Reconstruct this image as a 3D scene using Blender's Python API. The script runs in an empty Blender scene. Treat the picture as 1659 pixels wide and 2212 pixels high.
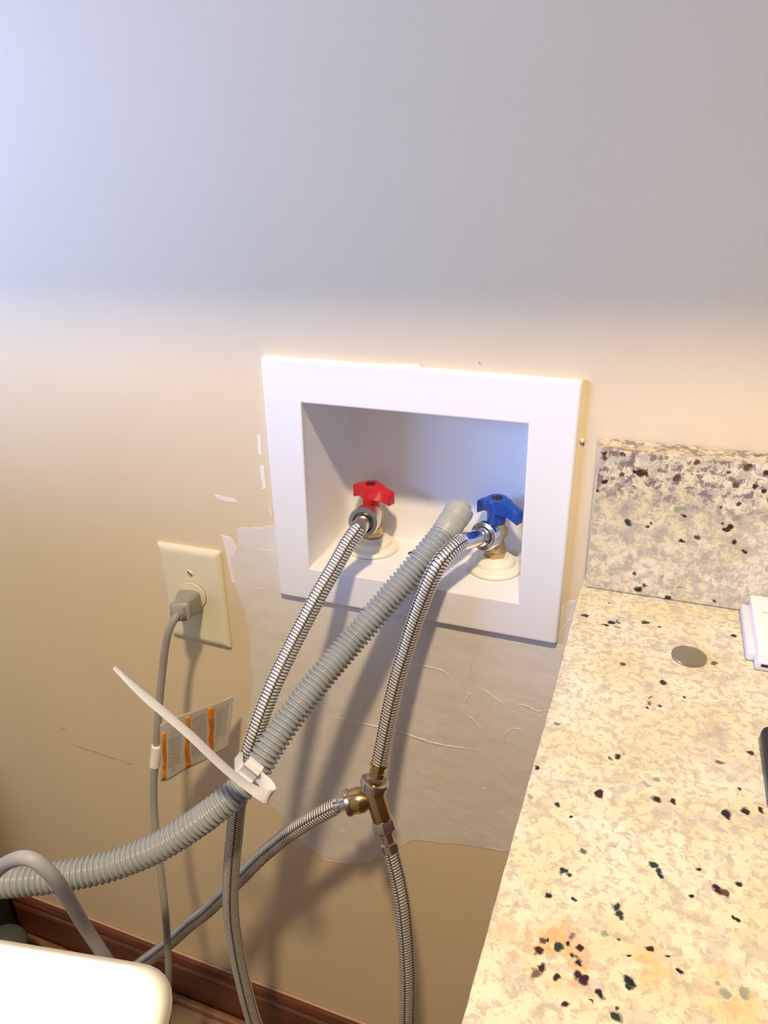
import bpy, bmesh, math, random
from mathutils import Vector, Matrix, noise
from mathutils.geometry import tessellate_polygon

random.seed(7)
C = bpy.context.scene.collection
S = bpy.context.scene

# ------------------------------------------------------------------ camera
W, H, FPX = 1659, 2212, 1563.98
CAM = Vector((0.4434, -0.5655, 0.4111))
RT = Vector((0.93642748, 0.34975523, -0.02783614))
UP = Vector((-0.12351906, 0.40288355, 0.9068781))
FW = Vector((-0.32840008, 0.84578728, -0.42047267))
cd = bpy.data.cameras.new('camera')
cam = bpy.data.objects.new('camera', cd)
C.objects.link(cam)
m = Matrix.Identity(4)
for i in range(3):
    m[i][0], m[i][1], m[i][2], m[i][3] = RT[i], UP[i], -FW[i], CAM[i]
cam.matrix_world = m
cd.sensor_fit = 'VERTICAL'
cd.sensor_height = 36.0
cd.lens = FPX / H * 36.0
cd.clip_start = 0.01
S.camera = cam

# ------------------------------------------------------------------ world, lamps, exposure
S.view_settings.view_transform = 'Standard'
S.view_settings.look = 'None'
S.view_settings.gamma = 1.0
S.view_settings.use_curve_mapping = False
S.view_settings.exposure = 0.0
w = bpy.data.worlds.new('room_air')
S.world = w
w.use_nodes = True
bg = w.node_tree.nodes['Background']
bg.inputs[0].default_value = (0.90, 0.87, 0.90, 1)
bg.inputs[1].default_value = 0.22


def area(name, loc, target, sx, sy, power, col, shape='RECTANGLE'):
    l = bpy.data.lights.new(name, 'AREA')
    l.shape = shape
    l.size = sx
    if shape == 'RECTANGLE':
        l.size_y = sy
    l.energy = power
    l.color = col
    o = bpy.data.objects.new(name, l)
    o.location = loc
    d = Vector(target) - Vector(loc)
    o.rotation_euler = d.to_track_quat('-Z', 'Y').to_euler()
    C.objects.link(o)
    return o


LAMP = (0.50, -0.90, 1.52)
area('ceiling_lamp_light', LAMP, (LAMP[0], LAMP[1], 0), 0.11, 0.11, 34.0, (1.0, 0.77, 0.47), 'DISK')
area('window_daylight', (-1.45, -1.30, 0.52), (0.0, 0.0, 0.35), 0.9, 0.7, 78.0, (0.315, 0.48, 1.0))


# ------------------------------------------------------------------ helpers
def ray(px, py):
    return FW * FPX + RT * (px - W / 2) - UP * (py - H / 2)


def at(px, py, y):
    d = ray(px, py)
    return CAM + d * ((y - CAM.y) / d.y)


def atz(px, py, z):
    d = ray(px, py)
    return CAM + d * ((z - CAM.z) / d.z)


def tag(o, label=None, cat=None, group=None, kind=None):
    if label: o['label'] = label
    if cat: o['category'] = cat
    if group: o['group'] = group
    if kind: o['kind'] = kind
    return o


def empty(name, loc, label, cat, group=None):
    o = bpy.data.objects.new(name, None)
    o.empty_display_size = 0.02
    o.location = loc
    C.objects.link(o)
    return tag(o, label, cat, group)


def link(name, bm, mat, parent=None, smooth=True, sharp=None):
    """bm is in world coordinates; the origin is moved to the piece's own middle."""
    me = bpy.data.meshes.new(name)
    bm.normal_update()
    vs = [v.co for v in bm.verts]
    lo = Vector([min(v[i] for v in vs) for i in range(3)])
    hi = Vector([max(v[i] for v in vs) for i in range(3)])
    c = (lo + hi) / 2
    bmesh.ops.translate(bm, verts=bm.verts, vec=-c)
    if sharp is not None:
        for e in bm.edges:
            if len(e.link_faces) == 2 and e.calc_face_angle(0) > math.radians(sharp):
                e.smooth = False
    for f in bm.faces:
        f.smooth = smooth
    bm.to_mesh(me)
    bm.free()
    if isinstance(mat, (list, tuple)):
        for k in mat: me.materials.append(k)
    else:
        me.materials.append(mat)
    o = bpy.data.objects.new(name, me)
    C.objects.link(o)
    if parent is not None:
        o.parent = parent
        pl = Vector((0, 0, 0))
        q = parent
        while q is not None:
            pl += q.location
            q = q.parent
        o.location = c - pl
    else:
        o.location = c
    return o


def box(bm, lo, hi):
    lo = Vector(lo); hi = Vector(hi)
    r = bmesh.ops.create_cube(bm, size=1)
    for v in r['verts']:
        v.co = Vector(((lo + hi) / 2)[i] + v.co[i] * (hi - lo)[i] for i in range(3))
    return r['verts']


def bbox(lo, hi, bev=0.0, seg=2):
    bm = bmesh.new()
    box(bm, lo, hi)
    if bev:
        bmesh.ops.bevel(bm, geom=bm.edges[:], offset=bev, segments=seg, affect='EDGES', profile=0.5)
    return bm


def bridge(bm, a, b, closed=True):
    n = len(a)
    for i in range(n if closed else n - 1):
        j = (i + 1) % n
        try:
            bm.faces.new((a[i], a[j], b[j], b[i]))
        except ValueError:
            pass


def basis(ax):
    ax = Vector(ax).normalized()
    t = Vector((0, 0, 1)) if abs(ax.z) < 0.9 else Vector((1, 0, 0))
    u = ax.cross(t).normalized()
    return ax, u, ax.cross(u).normalized()


def lathe(bm, base, axis, prof, seg=40, sides=None):
    """prof: list of (distance along axis, radius). sides: hexagon where given."""
    ax, u, v = basis(axis)
    base = Vector(base)
    loops = []
    for t, r in prof:
        lp = []
        for k in range(seg):
            a = 2 * math.pi * k / seg
            rr = max(r, 1e-5)
            if sides:
                s = math.pi / sides
                rr = rr * math.cos(s) / math.cos((a % (2 * s)) - s)
            lp.append(bm.verts.new(base + ax * t + (u * math.cos(a) + v * math.sin(a)) * rr))
        loops.append(lp)
    for a, b in zip(loops, loops[1:]):
        bridge(bm, a, b)
    bm.faces.new(loops[0][::-1])
    bm.faces.new(loops[-1])
    return loops


def spline(pts, step):
    """centripetal-ish Catmull-Rom through pts, resampled evenly."""
    P = [Vector(p) for p in pts]
    P = [P[0] * 2 - P[1]] + P + [P[-1] * 2 - P[-2]]
    out = []
    for i in range(1, len(P) - 2):
        p0, p1, p2, p3 = P[i - 1:i + 3]
        for k in range(24):
            t = k / 24
            out.append(0.5 * ((2 * p1) + (p2 - p0) * t + (2 * p0 - 5 * p1 + 4 * p2 - p3) * t * t
                              + (3 * p1 - p0 - 3 * p2 + p3) * t ** 3))
    out.append(P[-2])
    for _ in range(14):                       # relax small kinks
        out = [out[0]] + [(out[i - 1] + out[i] * 2 + out[i + 1]) / 4 for i in range(1, len(out) - 1)] + [out[-1]]
    L = [0]
    for a, b in zip(out, out[1:]):
        L.append(L[-1] + (b - a).length)
    n = max(2, int(L[-1] / step))
    res, j = [], 0
    for k in range(n + 1):
        s = L[-1] * k / n
        while j < len(L) - 2 and L[j + 1] < s: j += 1
        d = L[j + 1] - L[j]
        res.append(out[j].lerp(out[j + 1], 0 if d == 0 else (s - L[j]) / d))
    return res, L[-1]


def frames(path):
    T = []
    for i in range(len(path)):
        a = path[max(0, i - 1)]; b = path[min(len(path) - 1, i + 1)]
        T.append((b - a).normalized())
    _, u, v = basis(T[0])
    F = [(T[0], u, v)]
    for t in T[1:]:
        u = (u - t * u.dot(t)).normalized()
        F.append((t, u, t.cross(u)))
    return F


def sweep(bm, path, rad, seg=24, flat=None, cap=True):
    """rad(i, k/seg, arc) -> radius"""
    F = frames(path)
    loops, s = [], 0
    for i, p in enumerate(path):
        if i: s += (p - path[i - 1]).length
        t, u, v = F[i]
        lp = []
        for k in range(seg):
            a = 2 * math.pi * k / seg
            r = rad(i, k / seg, s)
            lp.append(bm.verts.new(p + (u * math.cos(a) + v * math.sin(a)) * r))
        loops.append(lp)
    for a, b in zip(loops, loops[1:]):
        bridge(bm, a, b)
    if cap:
        bm.faces.new(loops[0][::-1]); bm.faces.new(loops[-1])
    return loops


# ------------------------------------------------------------------ materials
def mat(name, col, rough=0.5, metal=0.0, spec=0.5, bump=None, **kw):
    M = bpy.data.materials.new(name)
    M.use_nodes = True
    nt = M.node_tree
    b = nt.nodes['Principled BSDF']
    b.inputs['Base Color'].default_value = (*col, 1)
    b.inputs['Roughness'].default_value = rough
    b.inputs['Metallic'].default_value = metal
    b.inputs['Specular IOR Level'].default_value = spec
    for k, v in kw.items():
        b.inputs[k.replace('_', ' ')].default_value = v
    if bump:
        sc, st, dist = bump
        tc = nt.nodes.new('ShaderNodeTexCoord')
        n = nt.nodes.new('ShaderNodeTexNoise')
        n.inputs['Scale'].default_value = sc
        n.inputs['Detail'].default_value = 3
        bp = nt.nodes.new('ShaderNodeBump')
        bp.inputs['Strength'].default_value = st
        bp.inputs['Distance'].default_value = dist
        nt.links.new(tc.outputs['Object'], n.inputs['Vector'])
        nt.links.new(n.outputs['Fac'], bp.inputs['Height'])
        nt.links.new(bp.outputs['Normal'], b.inputs['Normal'])
    return M


def ramp(nt, fac, stops):
    r = nt.nodes.new('ShaderNodeValToRGB')
    e = r.color_ramp.elements
    while len(e) < len(stops): e.new(0.5)
    for el, (p, c) in zip(e, stops):
        el.position = p
        el.color = (*c, 1) if len(c) == 3 else c
    nt.links.new(fac, r.inputs[0])
    return r.outputs[0]


def nz(nt, vec, scale, detail=3, rough=0.5, dist=0.0):
    n = nt.nodes.new('ShaderNodeTexNoise')
    n.inputs['Scale'].default_value = scale
    n.inputs['Detail'].default_value = detail
    n.inputs['Roughness'].default_value = rough
    n.inputs['Distortion'].default_value = dist
    nt.links.new(vec, n.inputs['Vector'])
    return n.outputs['Fac']


def mixc(nt, fac, a, b):
    x = nt.nodes.new('ShaderNodeMix')
    x.data_type = 'RGBA'
    for s, v in ((x.inputs[0], fac), (x.inputs[6], a), (x.inputs[7], b)):
        if isinstance(v, (int, float)): s.default_value = v
        elif isinstance(v, tuple): s.default_value = (*v, 1)
        else: nt.links.new(v, s)
    return x.outputs[2]


def mth(nt, op, a, b=None, c=None):
    x = nt.nodes.new('ShaderNodeMath')
    x.operation = op
    for i, v in enumerate((a, b, c)):
        if v is None: continue
        if isinstance(v, (int, float)): x.inputs[i].default_value = v
        else: nt.links.new(v, x.inputs[i])
    return x.outputs[0]


def wall_paint(name, c1, c2):
    M = mat(name, c1, 0.62 if 'beige' in name else 0.45, bump=(260, 0.12, 0.001) if 'beige' in name else (38, 0.35, 0.004))
    nt = M.node_tree
    g = nt.nodes.new('ShaderNodeNewGeometry').outputs['Position']
    f = nz(nt, g, 5.5, 4, 0.6)
    nt.links.new(mixc(nt, ramp(nt, f, [(0.35, (0, 0, 0)), (0.7, (1, 1, 1))]), c1, c2),
                 nt.nodes['Principled BSDF'].inputs['Base Color'])
    return M


M_wall = wall_paint('beige_wall_paint', (0.765, 0.635, 0.43), (0.74, 0.61, 0.405))
M_patch = wall_paint('grey_joint_compound', (0.80, 0.75, 0.68), (0.74, 0.69, 0.62))
M_smear = mat('white_filler', (0.88, 0.83, 0.76), 0.5)
M_ceil = mat('ceiling_white', (0.85, 0.84, 0.8), 0.8)
M_white = mat('white_textured_plastic', (0.86, 0.855, 0.87), 0.42, bump=(1500, 0.12, 0.0004))
M_cream = mat('cream_flange_plastic', (0.86, 0.83, 0.72), 0.45)
M_tab = mat('white_caulk', (0.86, 0.85, 0.86), 0.6)
M_almond = mat('almond_plastic', (0.80, 0.74, 0.55), 0.32)
M_red = mat('red_plastic', (0.62, 0.010, 0.022), 0.30)
M_blue = mat('blue_plastic', (0.008, 0.06, 0.34), 0.30)
M_hole = mat('dark_hole', (0.02, 0.012, 0.012), 0.8)
M_brass = mat('brass', (0.60, 0.42, 0.20), 0.34, 0.85, bump=(900, 0.15, 0.0004))
M_brass2 = mat('worn_brass', (0.62, 0.47, 0.24), 0.22, 1.0)
M_nickel = mat('nickel', (0.66, 0.64, 0.60), 0.22, 1.0)
M_chrome = mat('bright_chrome', (0.82, 0.82, 0.84), 0.12, 1.0)
M_drain = mat('grey_corrugated_plastic', (0.33, 0.355, 0.375), 0.25)
M_cuff = mat('grey_soft_rubber', (0.40, 0.41, 0.37), 0.45)
M_cord = mat('grey_cord_vinyl', (0.30, 0.285, 0.26), 0.45)
M_cable = mat('pale_grey_cable', (0.38, 0.38, 0.42), 0.5)
M_tie = mat('translucent_white_nylon', (0.86, 0.86, 0.88), 0.32, Transmission_Weight=0.12)
M_black = mat('black_plastic', (0.012, 0.012, 0.014), 0.5)
M_duct = mat('dark_grey_ribbed_plastic', (0.07, 0.075, 0.07), 0.6)
M_enamel = mat('white_enamel', (0.90, 0.88, 0.74), 0.25)
M_device = mat('glossy_white_plastic', (0.88, 0.84, 0.82), 0.28)
M_dev2 = mat('lilac_white_plastic', (0.70, 0.68, 0.72), 0.4)
M_coin = mat('coin_nickel', (0.42, 0.38, 0.33), 0.33, 1.0, bump=(900, 0.5, 0.0004))
M_tagp = mat('translucent_tag_paper', (0.74, 0.69, 0.64), 0.35, Transmission_Weight=0.25, Alpha=0.90)
M_orange = mat('orange_print', (0.80, 0.30, 0.03), 0.4)
M_print = mat('grey_print', (0.30, 0.27, 0.25), 0.5)
M_print2 = mat('brown_print', (0.30, 0.10, 0.02), 0.5)
M_sleeve = mat('white_label_sleeve', (0.85, 0.80, 0.74), 0.35)
M_mark = mat('dark_scuff', (0.34, 0.24, 0.16), 0.7)


def wood(name, c1, c2, sc=(2, 30, 30)):
    M = mat(name, c1, 0.33)
    nt = M.node_tree
    g = nt.nodes.new('ShaderNodeNewGeometry').outputs['Position']
    mp = nt.nodes.new('ShaderNodeMapping')
    mp.inputs['Scale'].default_value = sc
    nt.links.new(g, mp.inputs['Vector'])
    f = nz(nt, mp.outputs[0], 3.0, 5, 0.6, 0.6)
    nt.links.new(mixc(nt, ramp(nt, f, [(0.3, (0, 0, 0)), (0.7, (1, 1, 1))]), c1, c2),
                 nt.nodes['Principled BSDF'].inputs['Base Color'])
    return M


M_wood = wood('reddish_brown_wood', (0.17, 0.050, 0.022), (0.085, 0.024, 0.011))
M_cab = wood('cabinet_wood', (0.30, 0.15, 0.07), (0.22, 0.10, 0.045), (30, 30, 2))
M_floor = wood('floor_boards', (0.36, 0.24, 0.14), (0.28, 0.18, 0.10), (3, 25, 20))
M_edgep = mat('paint_overlap', (0.50, 0.34, 0.24), 0.5)

BRAID = bpy.data.materials.new('braided_steel')
BRAID.use_nodes = True
nt = BRAID.node_tree
b = nt.nodes['Principled BSDF']
b.inputs['Metallic'].default_value = 0.62
at_ = nt.nodes.new('ShaderNodeAttribute')
at_.attribute_name = 'strand'
nt.links.new(ramp(nt, at_.outputs['Fac'], [(0.22, (0.05, 0.045, 0.05)), (0.52, (0.50, 0.48, 0.46)), (0.78, (0.97, 0.95, 0.91))]),
             b.inputs['Base Color'])
nt.links.new(ramp(nt, at_.outputs['Fac'], [(0.0, (0.6, 0.6, 0.6)), (0.8, (0.26, 0.26, 0.26))]), b.inputs['Roughness'])

# --- granite: mottled cream stone with dark crystals where the photograph shows them
BZ = 0.1008          # top of the counter
BST, BSH = 0.0308, 0.1192
DARK, MAR, GRN, BRN, PGR = (0.012, 0.012, 0.014), (0.040, 0.009, 0.010), (0.022, 0.035, 0.030), (0.10, 0.05, 0.03), (0.30, 0.30, 0.22)


def Z7(x, y): return (1000 + x * .397, 1500 + y * .397)
def Z6(x, y): return (1240 + x * .2622, 920 + y * .2622)


top_spots = [  # zoomed x, y, radius, colour
    (845, 338, 20, DARK), (805, 352, 15, MAR), (405, 397, 14, DARK), (740, 543, 26, MAR), (505, 600, 20, GRN), (588, 670, 14, DARK),
    (1058, 573, 28, MAR), (1138, 588, 20, MAR), (1435, 655, 30, DARK), (1540, 633, 28, DARK), (1625, 635, 22, MAR),
    (1570, 318, 22, MAR), (1505, 518, 14, BRN), (545, 958, 24, GRN), (575, 980, 15, GRN), (1040, 930, 28, GRN), (1072, 968, 24, GRN),
    (1078, 992, 18, DARK), (465, 1095, 22, DARK), (600, 1120, 15, GRN), (830, 1160, 24, GRN), (855, 1190, 28, GRN), (870, 1210, 20, GRN),
    (855, 1335, 18, GRN), (1500, 1030, 26, MAR), (1395, 1065, 26, MAR), (1425, 1090, 24, BRN), (1250, 1100, 15, MAR), (1480, 1210, 16, MAR),
    (1270, 940, 16, DARK), (410, 1395, 28, MAR), (430, 1335, 26, BRN), (460, 1335, 14, DARK), (530, 1375, 26, GRN), (573, 1355, 16, DARK), (632, 1383, 18, MAR),
    (430, 1480, 30, MAR), (510, 1540, 22, MAR), (615, 1528, 30, MAR), (655, 1548, 34, MAR), (600, 1420, 18, DARK), (632, 1450, 22, DARK), (905, 1560, 34, DARK),
    (905, 1600, 22, GRN), (745, 1635, 28, DARK), (695, 1670, 18, DARK), (555, 1688, 24, MAR), (1015, 1390, 18, MAR), (1105, 1415, 16, MAR),
    (1185, 1505, 20, DARK), (905, 1425, 18, MAR), (845, 1750, 40, GRN), (835, 1690, 18, BRN), (1390, 1565, 20, PGR), (1420, 1630, 40, PGR), (1540, 1640, 34, PGR),
    (785, 1300, 22, PGR), (1000, 75, 14, DARK), (1075, 70, 14, DARK), (1020, 15, 12, DARK), (1205, 10, 12, MAR), (1060, 465, 18, PGR), (270, 1522, 14, MAR), (365, 555, 20, PGR)]
top_pts = [(*Z7(x, y), r * .397, c) for x, y, r, c in top_spots]
top_pts += [(*Z6(x, y), r * .2622, c) for x, y, r, c in [
    (95, 1565, 30, GRN), (310, 1620, 32, DARK), (260, 1645, 24, DARK), (360, 1660, 26, PGR), (585, 1620, 30, DARK), (700, 1660, 22, DARK),
    (1315, 1730, 26, DARK), (745, 2118, 34, MAR), (400, 1962, 24, BRN), (290, 1455, 14, DARK)]]
splash_pts = [(*Z6(x, y), r * .2622, c) for x, y, r, c in [
    (545, 385, 44, MAR), (500, 375, 24, DARK), (590, 395, 24, MAR), (245, 460, 24, MAR), (400, 405, 28, BRN), (190, 535, 18, MAR), (445, 800, 34, GRN), (530, 1345, 34, DARK), (580, 1310, 22, BRN),
    (905, 740, 18, MAR), (885, 945, 20, MAR), (1255, 860, 26, DARK), (1280, 832, 24, MAR), (1325, 960, 24, MAR), (1410, 1035, 22, MAR), (1010, 915, 22, BRN),
    (250, 262, 30, BRN), (245, 225, 20, MAR), (400, 240, 24, BRN), (605, 830, 22, BRN), (640, 805, 16, BRN), (770, 1422, 30, GRN), (1330, 490, 30, BRN), (1490, 495, 30, MAR),
    (1590, 385, 40, MAR), (1360, 645, 20, BRN), (1210, 680, 20, BRN), (1215, 800, 18, MAR), (1430, 345, 34, BRN), (1280, 380, 22, BRN), (850, 430, 40, BRN), (1020, 300, 34, BRN),
    (1560, 540, 24, MAR), (1330, 760, 34, PGR), (860, 690, 40, PGR), (730, 1250, 22, PGR), (875, 1330, 20, PGR), (490, 1215, 24, BRN), (1160, 1445, 22, BRN)]]


def granite(name, pts3, stain, streak):
    M = mat(name, (0.8, 0.7, 0.5), 0.16, spec=0.55)
    nt = M.node_tree
    P = nt.nodes.new('ShaderNodeNewGeometry').outputs['Position']
    # warped coordinates so that each crystal gets an irregular outline
    nn = nt.nodes.new('ShaderNodeTexNoise'); nn.inputs['Scale'].default_value = 170; nn.inputs['Detail'].default_value = 2
    nt.links.new(P, nn.inputs['Vector'])
    sb = nt.nodes.new('ShaderNodeVectorMath'); sb.operation = 'SUBTRACT'; sb.inputs[1].default_value = (.5, .5, .5)
    nt.links.new(nn.outputs['Color'], sb.inputs[0])
    sc = nt.nodes.new('ShaderNodeVectorMath'); sc.operation = 'SCALE'; sc.inputs['Scale'].default_value = 0.0065
    nt.links.new(sb.outputs[0], sc.inputs[0])
    ad = nt.nodes.new('ShaderNodeVectorMath'); ad.operation = 'ADD'
    nt.links.new(P, ad.inputs[0]); nt.links.new(sc.outputs[0], ad.inputs[1])
    WP = ad.outputs[0]
    big = nz(nt, P, 26, 4, 0.6, 0.5)
    base = mixc(nt, ramp(nt, big, [(0.38, (0, 0, 0)), (0.62, (1, 1, 1))]), (0.71, 0.615, 0.39), (0.76, 0.695, 0.52))
    # pale quartz blobs separated by thin taupe seams
    vo = nt.nodes.new('ShaderNodeTexVoronoi'); vo.feature = 'DISTANCE_TO_EDGE'; vo.inputs['Scale'].default_value = 120
    nt.links.new(WP, vo.inputs['Vector'])
    seam = ramp(nt, vo.outputs['Distance'], [(0.0, (1, 1, 1)), (0.16, (0, 0, 0))])
    msk = ramp(nt, nz(nt, P, 48, 4, 0.7, 0.3), [(0.47, (0, 0, 0)), (0.60, (1, 1, 1))])
    base = mixc(nt, mth(nt, 'MULTIPLY', mth(nt, 'MULTIPLY', seam, msk), 0.28), base, (0.36, 0.27, 0.18))
    base = mixc(nt, mth(nt, 'MULTIPLY', ramp(nt, nz(nt, WP, 210, 3, 0.65), [(0.50, (0, 0, 0)), (0.60, (1, 1, 1))]), 0.62), base, (0.40, 0.335, 0.25))
    base = mixc(nt, mth(nt, 'MULTIPLY', ramp(nt, nz(nt, WP, 85, 3, 0.6, 0.6), [(0.53, (0, 0, 0)), (0.62, (1, 1, 1))]), 0.55), base, (0.45, 0.40, 0.33))
    if streak:
        base = mixc(nt, mth(nt, 'MULTIPLY', ramp(nt, nz(nt, WP, 95, 4, 0.7), [(0.47, (0, 0, 0)), (0.60, (1, 1, 1))]), 0.65), base, (0.36, 0.33, 0.31))
        sx = nt.nodes.new('ShaderNodeSeparateXYZ'); nt.links.new(P, sx.inputs[0])
        band = ramp(nt, mth(nt, 'MULTIPLY_ADD', sx.outputs[2], 1 / 0.12, -BZ / 0.12), [(0.55, (0, 0, 0)), (0.80, (1, 1, 1))])
        base = mixc(nt, mth(nt, 'MULTIPLY', mth(nt, 'MULTIPLY', ramp(nt, nz(nt, WP, 130, 3, 0.7), [(0.50, (0, 0, 0)), (0.58, (1, 1, 1))]), band), 0.8), base, (0.13, 0.09, 0.10))
    for (q, r, col, amt) in stain:
        vd = nt.nodes.new('ShaderNodeVectorMath'); vd.operation = 'DISTANCE'
        nt.links.new(WP, vd.inputs[0]); vd.inputs[1].default_value = q
        f = ramp(nt, mth(nt, 'DIVIDE', vd.outputs['Value'], r), [(0.35, (1, 1, 1)), (1.0, (0, 0, 0))])
        g = ramp(nt, nz(nt, WP, 75, 3, 0.6), [(0.38, (0, 0, 0)), (0.58, (1, 1, 1))])
        base = mixc(nt, mth(nt, 'MULTIPLY', mth(nt, 'MULTIPLY', f, g), amt), base, col)
    by = {}
    for q, r, c in pts3: by.setdefault(c, []).append((q, r))
    for c, lst in by.items():
        acc = None
        for q, r in lst:
            vd = nt.nodes.new('ShaderNodeVectorMath'); vd.operation = 'DISTANCE'
            nt.links.new(WP, vd.inputs[0]); vd.inputs[1].default_value = q
            d = mth(nt, 'DIVIDE', vd.outputs['Value'], r)
            acc = d if acc is None else mth(nt, 'MINIMUM', acc, d)
        f = ramp(nt, acc, [(0.62, (1, 1, 1)), (1.0, (0.25, 0.25, 0.25)), (1.3, (0, 0, 0))])
        base = mixc(nt, f, base, c)
    # small scattered crystals everywhere
    v2 = nt.nodes.new('ShaderNodeTexVoronoi'); v2.inputs['Scale'].default_value = 75
    nt.links.new(WP, v2.inputs['Vector'])
    rare = nt.nodes.new('ShaderNodeSeparateColor'); nt.links.new(v2.outputs['Color'], rare.inputs[0])
    f = mth(nt, 'MULTIPLY', mth(nt, 'GREATER_THAN', rare.outputs[0], 0.90),
            ramp(nt, v2.outputs['Distance'], [(0.12, (1, 1, 1)), (0.22, (0, 0, 0))]))
    base = mixc(nt, mth(nt, 'MULTIPLY', f, 0.85), base, (0.06, 0.03, 0.03))
    nt.links.new(base, nt.nodes['Principled BSDF'].inputs['Base Color'])
    return M


def rad_m(p, rpx):                         # pixel radius to metres at a point
    return rpx * (p - CAM).dot(FW) / FPX * 1.05


T3 = []
for x, y, r, c in top_pts:
    p = atz(x, y, BZ); T3.append((tuple(p), rad_m(p, r), c))
S3 = []
for x, y, r, c in splash_pts:
    p = at(x, y, -BST); S3.append((tuple(p), rad_m(p, r), c))
stains = []
for x, y, r, col, a in [(520, 1420, 220, (0.74, 0.30, 0.05), 1.0), (1000, 1480, 150, (0.74, 0.42, 0.14), 0.7), (1480, 1640, 220, (0.74, 0.44, 0.15), 0.6),
                        (210, 1290, 90, (0.80, 0.50, 0.24), 0.4), (760, 1720, 160, (0.78, 0.55, 0.25), 0.4), (1400, 380, 260, (0.50, 0.44, 0.40), 0.45), (1340, 180, 120, (0.45, 0.36, 0.28), 0.8)]:
    p = atz(*Z7(x, y), BZ); stains.append((tuple(p), rad_m(p, r * .397), col, a))
M_gran = granite('cream_granite', T3, stains, False)
M_gran2 = granite('cream_granite_backsplash', S3, [], True)

# ------------------------------------------------------------------ setting
FLOOR = -0.768
CEIL = 1.60
# opening of the supply box, from its four front corners
FY = -0.0065
outer = [at(561, 770, FY), at(1259, 824, FY), at(1203, 1394, FY), at(604, 1285, FY)]
inner = [at(650, 870, FY), at(1142, 916, FY), at(1120, 1303, FY), at(668, 1228, FY)]
# keep every corner on one flat plane
hx0 = min(inner[0].x, inner[3].x) - 0.006; hx1 = max(inner[1].x, inner[2].x) + 0.006
hz0 = min(inner[2].z, inner[3].z) - 0.006; hz1 = max(inner[0].z, inner[1].z) + 0.006
WX0, WX1 = -2.0, 1.5
bm = bmesh.new()
for lo, hi in (((WX0, 0, FLOOR - .05), (hx0, .12, CEIL)), ((hx1, 0, FLOOR - .05), (WX1, .12, CEIL)),
               ((hx0, 0, FLOOR - .05), (hx1, .12, hz0)), ((hx0, 0, hz1), (hx1, .12, CEIL))):
    box(bm, lo, hi)
wall = tag(link('wall_back', bm, M_wall, smooth=False), kind='structure')
tag(link('floor', bbox((WX0, -2.4, FLOOR - .05), (WX1, 0, FLOOR)), M_floor, smooth=False), kind='structure')
tag(link('ceiling', bbox((WX0, -2.4, CEIL), (WX1, 0.12, CEIL + .05)), M_ceil, smooth=False), kind='structure')
bm = bmesh.new()
for lo, hi in (((WX0 - .1, -2.4, FLOOR), (WX0, -1.95, CEIL)), ((WX0 - .1, -0.8, FLOOR), (WX0, 0.12, CEIL)),
               ((WX0 - .1, -1.95, FLOOR), (WX0, -0.8, 0.0)), ((WX0 - .1, -1.95, 1.3), (WX0, -0.8, CEIL))):
    box(bm, lo, hi)
tag(link('wall_left', bm, M_wall, smooth=False), kind='structure')

# baseboard: swept profile along x
prof = [(0, 0), (-.014, 0), (-.014, .072), (-.0125, .0745), (-.0085, .077), (-.0095, .080), (-.0125, .083), (-.0125, .090), (-.009, .0950), (-.004, .0965), (0, .0965)]
BB0, BB1 = -1.9, 0.40
bm = bmesh.new()
la = [bm.verts.new((BB0, y, FLOOR + z)) for y, z in prof]
lb = [bm.verts.new((BB1, y, FLOOR + z)) for y, z in prof]
bridge(bm, la, lb); bm.faces.new(la); bm.faces.new(lb[::-1])
bb = tag(link('baseboard_back', bm, M_wood, sharp=25), kind='structure')
for zz, yy, hh in ((.0967, -.0045, .0014), (.0765, -.0100, .0012)):
    tag(link('paint_line', bbox((BB0, yy, FLOOR + zz - hh / 2), (BB1, yy + .004, FLOOR + zz + hh / 2), .0004), M_edgep, bb), label='thin pale line of wall paint along the baseboard')
tag(link('trim_1', bbox((BB0, -.026, FLOOR), (BB1, -.0145, FLOOR + .012), .004, 3), M_cab), kind='structure')


# skim coat, smears, ridges and marks on the wall (children of the wall)
def patch(name, px, th, material, rough_edge=0.0012, label=None, y0=0.0):
    P = [at(x, y, 0) for x, y in px]
    out = []
    n = len(P)
    for i in range(n):
        a, b = P[i], P[(i + 1) % n]
        k = max(1, int((b - a).length / 0.0025))
        for j in range(k):
            q = a.lerp(b, j / k)
            nv = noise.noise_vector(q * 220) * rough_edge + noise.noise_vector(q * 60) * rough_edge * 1.6
            out.append(Vector((q.x + nv.x, 0, q.z + nv.z)))
    bm = bmesh.new()
    fr = [bm.verts.new((q.x, y0 - th, q.z)) for q in out]
    bk = [bm.verts.new((v.co.x, y0, v.co.z)) for v in fr]
    bridge(bm, fr, bk)
    for tri in tessellate_polygon([[Vector((q.x, q.z, 0)) for q in out]]):
        try: bm.faces.new([fr[k] for k in tri])
        except ValueError: pass
    bmesh.ops.recalc_face_normals(bm, faces=bm.faces[:])
    o = link(name, bm, material, wall, smooth=False)
    if label: o['label'] = label
    return o


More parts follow.
